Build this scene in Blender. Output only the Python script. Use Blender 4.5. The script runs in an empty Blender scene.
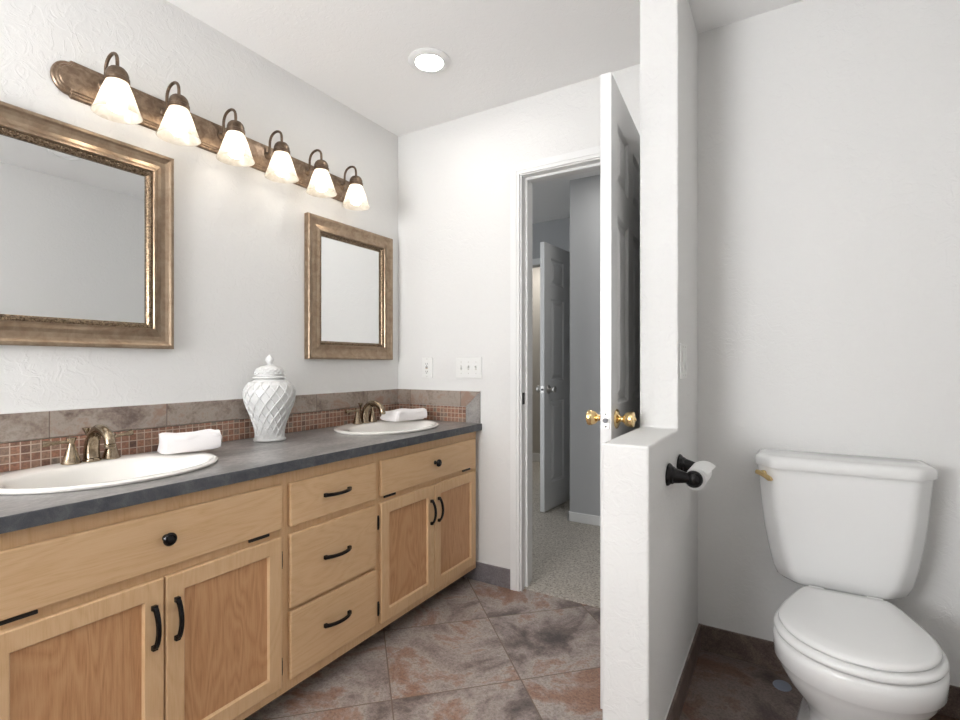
import bpy, bmesh, math, random
from mathutils import Vector, Matrix
random.seed(7)
PI = math.pi
S = bpy.context.scene
C = S.collection

# ---------------------------------------------------------------- camera
cam = bpy.data.objects.new('camera', bpy.data.cameras.new('camera'))
C.objects.link(cam)
cam.data.sensor_width = 36.0
cam.data.lens = 507.69 / 960 * 36.0
cam.data.shift_y = 4.36 / 960
cam.data.clip_start = 0.02
cam.location = (0, 0, 1.1253)
cam.rotation_euler = (PI / 2, 0, 0.5426)
S.camera = cam
# ---------------------------------------------------------------- view, world, front fill light
S.view_settings.view_transform = 'Standard'
S.view_settings.look = 'None'
S.view_settings.gamma = 1.0
S.view_settings.use_curve_mapping = False
S.view_settings.exposure = 1.07
w = bpy.data.worlds.new('world'); S.world = w; w.use_nodes = True
w.node_tree.nodes['Background'].inputs[0].default_value = (0.9, 0.95, 1.0, 1)
w.node_tree.nodes['Background'].inputs[1].default_value = 1.0


def area(name, loc, rot, sx, sy, power, col=(1, 1, 1)):
    L = bpy.data.lights.new(name, 'AREA'); L.shape = 'RECTANGLE'
    L.size = sx; L.size_y = sy; L.energy = power; L.color = col
    o = bpy.data.objects.new(name, L); C.objects.link(o)
    o.location = loc; o.rotation_euler = rot
    return o


FRONT_FILL = 36.0        # power of the fill light added behind the camera
BULB = 5.2       # emission strength of the vanity bulbs
CANS = 18.0       # emission strength of the recessed lights
area('front_fill_light', (-1.25, -1.36, 1.45), (PI / 2 + 0.60, 0, 0.02), 0.9, 1.1, FRONT_FILL, (0.985, 0.99, 1.0))  # unseen area light added to brighten the room, tilted upwards

# ---------------------------------------------------------------- materials
def mat(name, col, rough=0.6, metal=0.0, spec=0.5, coat=0.0):
    m = bpy.data.materials.new(name); m.use_nodes = True
    b = m.node_tree.nodes['Principled BSDF']
    b.inputs['Base Color'].default_value = (*col, 1)
    b.inputs['Roughness'].default_value = rough
    b.inputs['Metallic'].default_value = metal
    b.inputs['Specular IOR Level'].default_value = spec
    b.inputs['Coat Weight'].default_value = coat
    b.inputs['Coat Roughness'].default_value = 0.15
    return m


class NT:
    """small node helper"""
    def __init__(s, m):
        s.t = m.node_tree; s.b = s.t.nodes['Principled BSDF']
    def n(s, kind, **kw):
        x = s.t.nodes.new(kind)
        for k, v in kw.items():
            if k.startswith('i_'):
                x.inputs[k[2:].replace('_', ' ')].default_value = v
            else:
                setattr(x, k, v)
        return x
    def l(s, a, b): s.t.links.new(a, b)
    def pos(s, scale=(1, 1, 1), rot=(0, 0, 0), loc=(0, 0, 0)):
        g = s.n('ShaderNodeNewGeometry'); mp = s.n('ShaderNodeMapping')
        mp.inputs['Scale'].default_value = scale; mp.inputs['Rotation'].default_value = rot
        mp.inputs['Location'].default_value = loc
        s.l(g.outputs['Position'], mp.inputs[0]); return mp.outputs[0]
    def obj(s, scale=(1, 1, 1)):
        g = s.n('ShaderNodeTexCoord'); mp = s.n('ShaderNodeMapping')
        mp.inputs['Scale'].default_value = scale
        s.l(g.outputs['Object'], mp.inputs[0]); return mp.outputs[0]
    def noise(s, vec, scale, detail=4, rough=0.5, dist=0.0):
        x = s.n('ShaderNodeTexNoise'); s.l(vec, x.inputs['Vector'])
        x.inputs['Scale'].default_value = scale; x.inputs['Detail'].default_value = detail
        x.inputs['Roughness'].default_value = rough; x.inputs['Distortion'].default_value = dist
        return x.outputs['Fac']
    def ramp(s, fac, stops):
        r = s.n('ShaderNodeValToRGB'); s.l(fac, r.inputs[0])
        e = r.color_ramp.elements
        while len(e) < len(stops): e.new(0.5)
        for k, (p, c) in enumerate(stops):
            e[k].position = p; e[k].color = (*c, 1) if len(c) == 3 else c
        return r.outputs[0]
    def mix(s, fac, a, b, mode='MIX'):
        x = s.n('ShaderNodeMix', data_type='RGBA', blend_type=mode)
        if isinstance(fac, (int, float)): x.inputs[0].default_value = fac
        else: s.l(fac, x.inputs[0])
        for i, v in ((6, a), (7, b)):
            if isinstance(v, tuple): x.inputs[i].default_value = (*v, 1)
            else: s.l(v, x.inputs[i])
        return x.outputs[2]
    def math(s, op, a, b=0.0, c=None):
        x = s.n('ShaderNodeMath', operation=op)
        for i, v in enumerate((a, b) if c is None else (a, b, c)):
            if isinstance(v, (int, float)): x.inputs[i].default_value = v
            else: s.l(v, x.inputs[i])
        return x.outputs[0]
    def bump(s, h, strength=0.3, dist=0.002):
        x = s.n('ShaderNodeBump'); x.inputs['Strength'].default_value = strength
        x.inputs['Distance'].default_value = dist
        s.l(h, x.inputs['Height']); s.l(x.outputs[0], s.b.inputs['Normal'])


def plaster(name, col, strength=0.55, dist=0.0022, scale=1.0):
    m = mat(name, col, 0.62, spec=0.3); k = NT(m)
    p = k.pos()
    a = k.noise(p, 16 * scale, 5, 0.55, 1.6)
    r1 = k.ramp(a, [(0.44, (0, 0, 0)), (0.52, (1, 1, 1)), (0.60, (0.5, 0.5, 0.5))])
    b = k.noise(p, 60 * scale, 3, 0.6, 0.8)
    h = k.math('MULTIPLY_ADD', b, 0.55, k.math('MULTIPLY', r1, 0.6))
    k.bump(h, strength, dist)
    return m


M = {}
M['wall'] = plaster('wall_plaster', (0.76, 0.755, 0.74), 0.48)
M['wall_smooth'] = plaster('wall_plaster_light_texture', (0.76, 0.755, 0.74), 0.42, 0.0018, 1.3)
M['ceil'] = plaster('ceiling_plaster', (0.90, 0.895, 0.885), 0.35, 0.0018, 1.5)
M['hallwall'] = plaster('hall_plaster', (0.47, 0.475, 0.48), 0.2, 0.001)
M['trim'] = mat('white_trim_paint', (0.80, 0.80, 0.79), 0.32)
M['doorpaint'] = mat('white_door_paint', (0.78, 0.78, 0.775), 0.30)
M['caulk'] = mat('white_caulk', (0.72, 0.71, 0.69), 0.6)
M['plastic'] = mat('white_switch_plastic', (0.80, 0.80, 0.78), 0.3)
M['dark'] = mat('dark_slot', (0.02, 0.02, 0.02), 0.6)
M['ceramic'] = mat('white_vitreous_china', (0.80, 0.80, 0.79), 0.12, spec=0.5, coat=0.3)
M['sinkwhite'] = mat('cream_vitreous_china', (0.84, 0.815, 0.77), 0.12, spec=0.5, coat=0.3)
M['seat'] = mat('white_seat_plastic', (0.81, 0.81, 0.80), 0.22)
M['brass'] = mat('polished_brass', (0.88, 0.66, 0.34), 0.12, 1.0)
M['chrome'] = mat('satin_nickel', (0.62, 0.60, 0.57), 0.28, 1.0)
M['black'] = mat('black_iron', (0.010, 0.009, 0.010), 0.26, 0.5)
M['mirror'] = mat('mirror_glass', (0.80, 0.81, 0.81), 0.012, 1.0)
M['vase'] = mat('white_glazed_vase', (0.70, 0.70, 0.69), 0.35, coat=0.2)
M['paper'] = mat('white_tissue', (0.86, 0.86, 0.85), 0.9)
M['card'] = mat('cardboard', (0.45, 0.33, 0.22), 0.9)
M['blue'] = mat('pale_blue', (0.26, 0.29, 0.36), 0.4)
M['kick_shade'] = mat('toe_kick_shade', (0.05, 0.035, 0.025), 0.8)  # toe space shade put into a dark kick colour
M['rubber'] = mat('black_hinge', (0.015, 0.013, 0.012), 0.5)


def antique(name, c1, c2, rough=0.34, scale=30, metal=0.85):
    m = mat(name, c1, rough, metal); k = NT(m)
    f = k.noise(k.pos(), scale, 5, 0.6, 0.5)
    k.l(k.ramp(f, [(0.38, c1), (0.62, c2)]), k.b.inputs['Base Color'])
    return m


M['bronze'] = antique('aged_bronze', (0.11, 0.075, 0.052), (0.21, 0.15, 0.105), 0.38, 40)
M['barbronze'] = antique('brushed_bronze_plate', (0.19, 0.13, 0.09), (0.31, 0.23, 0.165), 0.40, 45)
M['faucet'] = antique('antique_brass_faucet', (0.24, 0.185, 0.13), (0.38, 0.31, 0.225), 0.20, 60, 1.0)
M['frame'] = antique('champagne_bronze_frame', (0.29, 0.205, 0.14), (0.385, 0.295, 0.21), 0.33, 30, 0.85)
M['bead'] = antique('beaded_bronze_band', (0.08, 0.05, 0.03), (0.34, 0.25, 0.165), 0.32, 160, 0.85)


def wood(name, c1, c2, c3, grain=(3, 1, 1), rough=0.38, sc=9, contrast=(0.35, 0.65)):
    m = mat(name, c1, rough, spec=0.4); k = NT(m)
    p = k.pos(grain)
    a = k.noise(p, sc, 6, 0.55, 0.9)
    b = k.noise(p, sc * 9, 3, 0.6, 0.3)
    col = k.ramp(a, [(contrast[0], c1), (0.5, c2), (contrast[1], c3)])
    col = k.mix(k.math('MULTIPLY', b, 0.30), col, c3)
    k.l(col, k.b.inputs['Base Color'])
    k.bump(b, 0.08, 0.0005)
    return m


def wood_rings(name, c1, c2, c3, horizontal):
    """flat sawn figure: stretched noise bands, along y (drawers) or z (panels)"""
    m = mat(name, c1, 0.40, spec=0.4); k = NT(m)
    p = k.pos((1, 0.9, 5.0) if horizontal else (1, 5.0, 0.9))
    base = k.noise(p, 1.6, 2, 0.5, 0.6)
    rings = k.math('PINGPONG', k.math('MULTIPLY', base, 30.0), 1.0)
    fine = k.noise(k.pos((1, 3, 60) if horizontal else (1, 60, 3)), 6, 4, 0.6, 0.2)
    f = k.math('MULTIPLY_ADD', rings, 0.24, k.math('MULTIPLY', fine, 0.75))
    col = k.ramp(f, [(0.22, c3), (0.42, c2), (0.62, c1)])
    k.l(col, k.b.inputs['Base Color'])
    k.bump(fine, 0.06, 0.0004)
    return m


MAPLE = ((0.75, 0.51, 0.295), (0.72, 0.475, 0.262), (0.65, 0.41, 0.21))
M['maple_h'] = wood_rings('maple_horizontal', *MAPLE, True)
M['maple_v'] = wood_rings('maple_vertical', *MAPLE, False)
M['panelwood'] = wood_rings('reddish_maple_panel', (0.64, 0.37, 0.19), (0.57, 0.305, 0.145), (0.45, 0.225, 0.095), False)


def slate(name, dark, mid, light, scale=7.0, rough=0.42, stretch=(1, 1, 1)):
    m = mat(name, mid, rough, spec=0.4); k = NT(m)
    p = k.pos(stretch)
    a = k.noise(p, scale, 8, 0.65, 0.7)
    b = k.noise(p, scale * 18, 4, 0.7)
    f = k.math('MULTIPLY_ADD', b, 0.50, k.math('MULTIPLY', a, 0.57))
    k.l(k.ramp(f, [(0.40, dark), (0.52, mid), (0.65, light)]), k.b.inputs['Base Color'])
    k.bump(b, 0.1, 0.0006)
    return m


M['counter'] = slate('slate_laminate', (0.12, 0.115, 0.115), (0.225, 0.215, 0.21), (0.40, 0.38, 0.365), 5, 0.30, (1.4, 0.6, 1))
M['counteredge'] = slate('slate_laminate_edge', (0.055, 0.06, 0.07), (0.085, 0.092, 0.105), (0.15, 0.155, 0.165), 30, 0.4)
M['basetile'] = slate('grey_base_tile', (0.12, 0.105, 0.112), (0.185, 0.165, 0.175), (0.26, 0.24, 0.245), 12, 0.45)
M['basetile_brown'] = slate('brown_base_tile', (0.075, 0.052, 0.045), (0.14, 0.10, 0.084), (0.22, 0.165, 0.14), 12, 0.42)


def stone_ramp(k, f, rust=True):
    return k.ramp(f, [(0.35, (0.085, 0.068, 0.066)), (0.42, (0.20, 0.158, 0.145)), (0.47, (0.345, 0.285, 0.26)),
                      (0.52, (0.46, 0.405, 0.37)), (0.54, (0.40, 0.30, 0.255)), (0.58, (0.34, 0.205, 0.15)), (0.63, (0.32, 0.185, 0.13)), (0.72, (0.15, 0.10, 0.085))])


def floor_mat():
    m = mat('slate_look_floor_tile', (0.3, 0.26, 0.24), 0.38, spec=0.45); k = NT(m)
    g = k.n('ShaderNodeNewGeometry'); sp = k.n('ShaderNodeSeparateXYZ'); k.l(g.outputs['Position'], sp.inputs[0])
    x, y = sp.outputs[0], sp.outputs[1]
    T = 0.6445
    u = k.math('DIVIDE', k.math('SUBTRACT', k.math('ADD', x, y), 0.816), T)
    v = k.math('DIVIDE', k.math('SUBTRACT', k.math('SUBTRACT', y, x), 2.437), T)
    fu, fv = k.math('FLOOR', u), k.math('FLOOR', v)
    cid = k.n('ShaderNodeCombineXYZ'); k.l(fu, cid.inputs[0]); k.l(fv, cid.inputs[1]); cid.inputs[2].default_value = 3.7
    wn = k.n('ShaderNodeTexWhiteNoise', noise_dimensions='3D'); k.l(cid.outputs[0], wn.inputs['Vector'])
    off = k.n('ShaderNodeVectorMath', operation='SCALE'); k.l(wn.outputs['Color'], off.inputs[0]); off.inputs['Scale'].default_value = 9.0
    add = k.n('ShaderNodeVectorMath', operation='ADD'); k.l(g.outputs['Position'], add.inputs[0]); k.l(off.outputs[0], add.inputs[1])
    a = k.noise(add.outputs[0], 2.9, 10, 0.66, 0.5)
    b = k.noise(add.outputs[0], 38, 6, 0.8)
    f = k.math('ADD', k.math('MULTIPLY', a, 0.86), k.math('MULTIPLY', b, 0.15))
    f = k.math('ADD', f, k.math('MULTIPLY', k.math('SUBTRACT', wn.outputs['Value'], 0.5), 0.05))
    col = stone_ramp(k, f)
    spk = k.ramp(k.noise(add.outputs[0], 120, 4, 0.8), [(0.38, (0.35, 0.34, 0.34)), (0.55, (1, 1, 1))])
    col = k.mix(0.55, col, spk, 'MULTIPLY')
    # shade of the toilet end painted into the tile colour as darker brown
    closet_shade = k.math('MULTIPLY', k.math('GREATER_THAN', x, -0.36), k.math('GREATER_THAN', y, 0.9))
    col = k.mix(closet_shade, col, k.mix(0.80, col, (0.40, 0.34, 0.32), 'MULTIPLY'))
    def line(t):
        fr = k.math('FRACT', t)
        d = k.math('MINIMUM', fr, k.math('SUBTRACT', 1.0, fr))
        return k.math('LESS_THAN', d, 0.0052)
    gr = k.math('MAXIMUM', line(u), line(v))
    col = k.mix(gr, col, (0.18, 0.13, 0.10))
    k.l(col, k.b.inputs['Base Color'])
    h = k.math('MULTIPLY_ADD', gr, -1.0, k.math('MULTIPLY', b, 0.3))
    k.bump(h, 0.3, 0.001)
    k.l(k.math('MULTIPLY_ADD', b, 0.25, 0.28), k.b.inputs['Roughness'])
    return m


M['floor'] = floor_mat()


def cap_mat():
    """tall backsplash tile, joints every 0.335 m along the wall"""
    m = mat('taupe_backsplash_tile', (0.27, 0.23, 0.205), 0.36, spec=0.5); k = NT(m)
    g = k.n('ShaderNodeNewGeometry'); sp = k.n('ShaderNodeSeparateXYZ'); k.l(g.outputs['Position'], sp.inputs[0])
    s = k.math('ADD', k.math('SUBTRACT', sp.outputs[1], 0.64), k.math('MULTIPLY', k.math('ADD', sp.outputs[0], 1.905), 1.0))
    t = k.math('DIVIDE', s, 0.340)
    fl = k.math('FLOOR', t)
    wn = k.n('ShaderNodeTexWhiteNoise', noise_dimensions='1D'); k.l(fl, wn.inputs['W'])
    off = k.n('ShaderNodeVectorMath', operation='SCALE'); k.l(wn.outputs['Color'], off.inputs[0]); off.inputs['Scale'].default_value = 7.0
    add = k.n('ShaderNodeVectorMath', operation='ADD'); k.l(g.outputs['Position'], add.inputs[0]); k.l(off.outputs[0], add.inputs[1])
    a = k.noise(add.outputs[0], 7, 8, 0.65, 0.5); b = k.noise(add.outputs[0], 90, 4, 0.7)
    f = k.math('ADD', k.math('MULTIPLY', a, 0.78), k.math('MULTIPLY', b, 0.24))
    col = k.ramp(f, [(0.36, (0.14, 0.10, 0.085)), (0.45, (0.27, 0.215, 0.18)), (0.52, (0.36, 0.31, 0.265)), (0.60, (0.31, 0.21, 0.165)), (0.74, (0.34, 0.22, 0.17))])
    fr = k.math('FRACT', t); d = k.math('MINIMUM', fr, k.math('SUBTRACT', 1.0, fr))
    gr = k.math('LESS_THAN', d, 0.0045)
    col = k.mix(gr, col, (0.16, 0.12, 0.10))
    k.l(col, k.b.inputs['Base Color'])
    k.bump(k.math('SUBTRACT', k.math('MULTIPLY', b, 0.3), gr), 0.25, 0.001)
    return m


def mosaic_mat():
    m = mat('terracotta_mosaic', (0.3, 0.15, 0.1), 0.34, spec=0.5); k = NT(m)
    g = k.n('ShaderNodeNewGeometry'); sp = k.n('ShaderNodeSeparateXYZ'); k.l(g.outputs['Position'], sp.inputs[0])
    # run along the wall (x or y) and height
    s = k.math('ADD', sp.outputs[0], sp.outputs[1])
    T = 0.0238
    u = k.math('DIVIDE', s, T); v = k.math('DIVIDE', k.math('SUBTRACT', sp.outputs[2], 0.8175), T)
    cid = k.n('ShaderNodeCombineXYZ'); k.l(k.math('FLOOR', u), cid.inputs[0]); k.l(k.math('FLOOR', v), cid.inputs[1])
    wn = k.n('ShaderNodeTexWhiteNoise', noise_dimensions='2D'); k.l(cid.outputs[0], wn.inputs['Vector'])
    col = k.ramp(wn.outputs['Value'], [(0.0, (0.15, 0.09, 0.07)), (0.2, (0.25, 0.135, 0.095)), (0.5, (0.33, 0.17, 0.115)),
                                      (0.8, (0.30, 0.19, 0.14)), (1.0, (0.22, 0.185, 0.155))])
    nz = k.noise(g.outputs['Position'], 120, 4, 0.7)
    col = k.mix(0.8, col, k.ramp(nz, [(0.3, (0.45, 0.45, 0.45)), (0.65, (1.25, 1.15, 1.05))]), 'MULTIPLY')
    def line(t):
        fr = k.math('FRACT', t); d = k.math('MINIMUM', fr, k.math('SUBTRACT', 1.0, fr))
        return k.math('LESS_THAN', d, 0.062)
    gr = k.math('MAXIMUM', line(u), line(v))
    col = k.mix(gr, col, (0.50, 0.39, 0.31))
    k.l(col, k.b.inputs['Base Color'])
    k.bump(k.math('SUBTRACT', 1.0, gr), 0.35, 0.0012)
    return m


M['cap'] = cap_mat()
M['mosaic'] = mosaic_mat()


def carpet_mat():
    m = mat('beige_carpet', (0.56, 0.52, 0.46), 0.95, spec=0.1); k = NT(m)
    p = k.pos()
    a = k.noise(p, 95, 4, 0.7, 0.4)
    k.l(k.ramp(a, [(0.35, (0.30, 0.27, 0.235)), (0.52, (0.56, 0.52, 0.46)), (0.7, (0.72, 0.68, 0.62))]), k.b.inputs['Base Color'])
    k.bump(a, 1.0, 0.008)
    return m


M['carpet'] = carpet_mat()


def towel_mat():
    m = mat('white_terry', (0.86, 0.83, 0.83), 0.95, spec=0.1); k = NT(m)
    k.bump(k.noise(k.pos(), 260, 3, 0.7), 0.5, 0.0015)
    k.b.inputs['Sheen Weight'].default_value = 0.3
    return m


M['towel'] = towel_mat()


def shade_mat():
    m = bpy.data.materials.new('alabaster_glass'); m.use_nodes = True; t = m.node_tree
    for n in list(t.nodes): t.nodes.remove(n)
    out = t.nodes.new('ShaderNodeOutputMaterial')
    tl = t.nodes.new('ShaderNodeBsdfTranslucent'); df = t.nodes.new('ShaderNodeBsdfDiffuse')
    tr = t.nodes.new('ShaderNodeBsdfTransparent'); gl = t.nodes.new('ShaderNodeBsdfGlossy')
    gl.inputs['Roughness'].default_value = 0.2
    tc = t.nodes.new('ShaderNodeNewGeometry'); nz = t.nodes.new('ShaderNodeTexNoise'); nz.inputs['Scale'].default_value = 28; nz.inputs['Distortion'].default_value = 1.5
    t.links.new(tc.outputs['Position'], nz.inputs['Vector'])
    rp = t.nodes.new('ShaderNodeValToRGB'); rp.color_ramp.elements[0].color = (0.70, 0.66, 0.58, 1); rp.color_ramp.elements[1].color = (0.86, 0.83, 0.78, 1)
    rp.color_ramp.elements[0].position = 0.3; rp.color_ramp.elements[1].position = 0.7
    t.links.new(nz.outputs[0], rp.inputs[0]); t.links.new(rp.outputs[0], tl.inputs[0]); t.links.new(rp.outputs[0], df.inputs[0])
    m1 = t.nodes.new('ShaderNodeMixShader'); m1.inputs[0].default_value = 0.35
    t.links.new(tl.outputs[0], m1.inputs[1]); t.links.new(df.outputs[0], m1.inputs[2])
    m2 = t.nodes.new('ShaderNodeMixShader'); m2.inputs[0].default_value = 0.30
    t.links.new(m1.outputs[0], m2.inputs[1]); t.links.new(tr.outputs[0], m2.inputs[2])
    m3 = t.nodes.new('ShaderNodeMixShader'); m3.inputs[0].default_value = 0.05
    t.links.new(m2.outputs[0], m3.inputs[1]); t.links.new(gl.outputs[0], m3.inputs[2])
    t.links.new(m3.outputs[0], out.inputs[0])
    return m


M['shade'] = shade_mat()


def emit(name, col, st):
    m = bpy.data.materials.new(name); m.use_nodes = True; b = m.node_tree.nodes['Principled BSDF']
    b.inputs['Base Color'].default_value = (0.9, 0.9, 0.9, 1)
    b.inputs['Emission Color'].default_value = (*col, 1); b.inputs['Emission Strength'].default_value = st
    return m


M['bulb'] = emit('warm_bulb', (1.0, 0.90, 0.78), BULB)
M['lens'] = emit('fill_lens', (1.0, 0.975, 0.94), CANS)  # lens of the added ceiling fill light
M['lensbright'] = emit('lit_lens_bright', (1.0, 0.975, 0.94), CANS * 1.9)
M['lensdim'] = emit('dim_lens', (1.0, 0.97, 0.93), 0.02)

# ---------------------------------------------------------------- mesh helpers
def BM(): return bmesh.new()


def box(bm, x0, x1, y0, y1, z0, z1, bev=0.0, seg=2):
    m = Matrix.Translation(((x0 + x1) / 2, (y0 + y1) / 2, (z0 + z1) / 2)) @ Matrix.Diagonal((abs(x1 - x0), abs(y1 - y0), abs(z1 - z0), 1))
    r = bmesh.ops.create_cube(bm, size=1.0, matrix=m)
    if bev > 0:
        es = {e for v in r['verts'] for e in v.link_edges}
        bmesh.ops.bevel(bm, geom=list(es), offset=bev, segments=seg, profile=0.5, affect='EDGES')
    return bm


def loft(bm, rings, cap0=True, cap1=True, closed=True):
    R = [[bm.verts.new(p) for p in r] for r in rings]
    n = len(R[0])
    for a, b in zip(R, R[1:]):
        for i in range(n if closed else n - 1):
            j = (i + 1) % n
            bm.faces.new((a[i], a[j], b[j], b[i]))
    if cap0: bm.faces.new(list(reversed(R[0])))
    if cap1: bm.faces.new(R[-1])
    return R


def basis(d):
    d = Vector(d).normalized()
    up = Vector((0, 0, 1)) if abs(d.z) < 0.95 else Vector((0, 1, 0))
    a = d.cross(up).normalized(); b = a.cross(d).normalized()
    return a, b


def tube(bm, pts, rad, n=14, flat=None):
    """sweep a circle (or ellipse when flat=(along a, along b)) on a path"""
    pts = [Vector(p) for p in pts]; rings = []
    a = None
    for i, p in enumerate(pts):
        d = (pts[min(i + 1, len(pts) - 1)] - pts[max(i - 1, 0)]).normalized()
        if a is None: a, b = basis(d)
        else:
            a = (a - d * a.dot(d)).normalized(); b = a.cross(d).normalized()
        r = rad[i] if isinstance(rad, (list, tuple)) else rad
        fa, fb = flat if flat else (1, 1)
        rings.append([p + a * (r * fa * math.cos(2 * PI * k / n)) + b * (r * fb * math.sin(2 * PI * k / n)) for k in range(n)])
    loft(bm, rings)
    return bm


def lathe(bm, prof, c=(0, 0, 0), axis=(0, 0, 1), n=32, cap0=True, cap1=True, sx=1.0, sy=1.0):
    """prof: (radius, distance along axis)"""
    ax = Vector(axis).normalized()
    a, b = (Vector((1, 0, 0)), Vector((0, 1, 0))) if abs(ax.z) > 0.99 else basis(ax)
    c = Vector(c)
    rings = [[c + ax * h + a * (r * sx * math.cos(2 * PI * k / n)) + b * (r * sy * math.sin(2 * PI * k / n)) for k in range(n)] for r, h in prof]
    loft(bm, rings, cap0, cap1)
    return bm


def bez(p0, p1, p2, p3, n=10):
    p0, p1, p2, p3 = map(Vector, (p0, p1, p2, p3)); out = []
    for i in range(n + 1):
        t = i / n; s = 1 - t
        out.append(p0 * s ** 3 + p1 * 3 * s * s * t + p2 * 3 * s * t * t + p3 * t ** 3)
    return out


ORG = {}


def obj(name, bm, m, parent=None, smooth=False, angle=35, origin=None, label=None, bev=0.0):
    """link a bmesh given in world coordinates as ONE object"""
    bmesh.ops.recalc_face_normals(bm, faces=bm.faces)
    if parent is not None:
        org = ORG[parent.name]
    elif origin is not None:
        org = Vector(origin)
    else:
        xs = [v.co for v in bm.verts]
        org = Vector(((min(c.x for c in xs) + max(c.x for c in xs)) / 2, (min(c.y for c in xs) + max(c.y for c in xs)) / 2, min(c.z for c in xs)))
    bm.transform(Matrix.Translation(-org))
    me = bpy.data.meshes.new(name); bm.to_mesh(me); bm.free()
    me.materials.append(m)
    o = bpy.data.objects.new(name, me); C.objects.link(o)
    if parent is not None:
        o.parent = parent
    else:
        o.location = org
    ORG[o.name] = org
    if smooth:
        for p in me.polygons: p.use_smooth = True
        me.set_sharp_from_angle(angle=math.radians(angle))
    if bev > 0:
        md = o.modifiers.new('bevel', 'BEVEL'); md.width = bev; md.segments = 2; md.limit_method = 'ANGLE'
    if label: o['label'] = label
    return o


def thing(name, loc, label, cat, group=None):
    o = bpy.data.objects.new(name, None); C.objects.link(o); o.location = loc
    o.empty_display_size = 0.05
    ORG[o.name] = Vector(loc)
    o['label'] = label; o['category'] = cat
    if group: o['group'] = group
    return o


def tag(o, label, cat, group=None):
    o['label'] = label; o['category'] = cat
    if group: o['group'] = group
    return o


def struct(name, bm, m, label, cat, **kw):
    o = obj(name, bm, m, **kw); o['kind'] = 'structure'; o['label'] = label; o['category'] = cat
    return o


# ---------------------------------------------------------------- the room
XL, XR, D, DT, HC = -1.917, 0.56, 2.264, 2.175, 2.44
YF = -1.40
BX0, BX1 = -1.140, -0.512          # doorway in the back wall
TB = 0.125
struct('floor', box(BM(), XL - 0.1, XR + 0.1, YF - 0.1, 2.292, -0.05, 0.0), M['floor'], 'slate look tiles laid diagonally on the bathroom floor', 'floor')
struct('ceiling', box(BM(), XL - 0.1, XR + 0.1, YF - 0.1, D + TB, HC, HC + 0.08), M['ceil'], 'white textured bathroom ceiling', 'ceiling')
struct('wall_left', box(BM(), XL - 0.1, XL, YF - 0.1, D + TB, 0, HC), M['wall'], 'textured white wall behind the vanity and mirrors', 'wall')
struct('wall_right', box(BM(), XR, XR + 0.1, YF - 0.1, DT, 0, HC), M['wall_smooth'], 'white wall on the far right of the toilet alcove', 'wall')
bm = BM()
box(bm, XL, BX0, D, D + TB, 0, HC); box(bm, BX0, BX1, D, D + TB, 2.078, HC); box(bm, BX1, -0.40, D, D + TB, 0, HC)
struct('wall_back', bm, M['wall_smooth'], 'white end wall with the doorway and light switches', 'wall')
struct('wall_toilet', box(BM(), -0.42, XR + 0.1, DT, D + TB, 0, HC), M['wall_smooth'], 'white wall behind the toilet tank', 'wall')
# wall behind the camera; its window is added to go with the fill light
bm = BM()
WX0, WX1, WZ0, WZ1 = -1.75, -0.75, 0.85, 2.05
box(bm, XL, WX0, YF - 0.1, YF, 0, HC); box(bm, WX1, XR, YF - 0.1, YF, 0, HC)
box(bm, WX0, WX1, YF - 0.1, YF, 0, WZ0); box(bm, WX0, WX1, YF - 0.1, YF, WZ1, HC)
struct('wall_front', bm, M['wall_smooth'], 'white wall with the added window, facing the doorway', 'wall')
wf = BM()
for a in ((WX0, WX0 + 0.05, WZ0, WZ1), (WX1 - 0.05, WX1, WZ0, WZ1), (WX0, WX1, WZ0, WZ0 + 0.05), (WX0, WX1, WZ1 - 0.05, WZ1), (-1.27, -1.23, WZ0, WZ1)):
    box(wf, a[0], a[1], YF - 0.07, YF - 0.01, a[2], a[3])
wo = struct('added_window_1', wf, M['trim'], 'added white window frame behind the fill light, facing the doorway', 'window')
glass = mat('added_window_glass', (1, 1, 1), 0.0); glass.node_tree.nodes['Principled BSDF'].inputs['Transmission Weight'].default_value = 1.0
obj('pane', box(BM(), WX0 + 0.05, WX1 - 0.05, YF - 0.05, YF - 0.045, WZ0 + 0.05, WZ1 - 0.05), glass, wo)

# partition: half-height in front, full height behind, one solid with an L outline
PX0, PX1, PY0, PY1, PZ = -0.4234, -0.3004, 1.3353, 1.7443, 0.9148
prof = [(PY0, 0), (DT, 0), (DT, HC), (PY1, HC), (PY1, PZ), (PY0, PZ)]
bm = BM()
a = [bm.verts.new((PX0, y, z)) for y, z in prof]; b = [bm.verts.new((PX1, y, z)) for y, z in prof]
for i in range(6):
    j = (i + 1) % 6; bm.faces.new((a[i], a[j], b[j], b[i]))
bm.faces.new(a); bm.faces.new(list(reversed(b)))
struct('wall_partition', bm, M['wall'], 'textured white half wall stepping up to full height beside the toilet', 'wall', bev=0.006)

# baseboards (tile) with caulk line
def base_tile(name, x0, x1, y0, y1, m, label, zt=0.096):
    o = struct(name, box(BM(), x0, x1, y0, y1, 0, zt, 0.0015, 1), m, label, 'baseboard')
    k = 0.003
    if abs(x1 - x0) > abs(y1 - y0): c = box(BM(), x0, x1, y1 - 0.003, y1, zt, zt + k)
    else: c = box(BM(), *((x0, x0 + 0.003) if abs(x0 - PX1) < 0.001 else (x1 - 0.003, x1)), y0, y1, zt, zt + k)
    obj('caulk_line', c, M['caulk'], o)
    return o
base_tile('baseboard_back', -1.467, -1.181, D - 0.011, D, M['basetile'], 'grey tile baseboard between the vanity and the door casing')
base_tile('baseboard_toilet', PX1 + 0.011, XR, DT - 0.011, DT, M['basetile_brown'], 'dark brown tile baseboard behind the toilet', 0.098)
base_tile('baseboard_partition', PX1, PX1 + 0.011, PY0, DT, M['basetile_brown'], 'dark brown tile baseboard along the half wall', 0.098)
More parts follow.
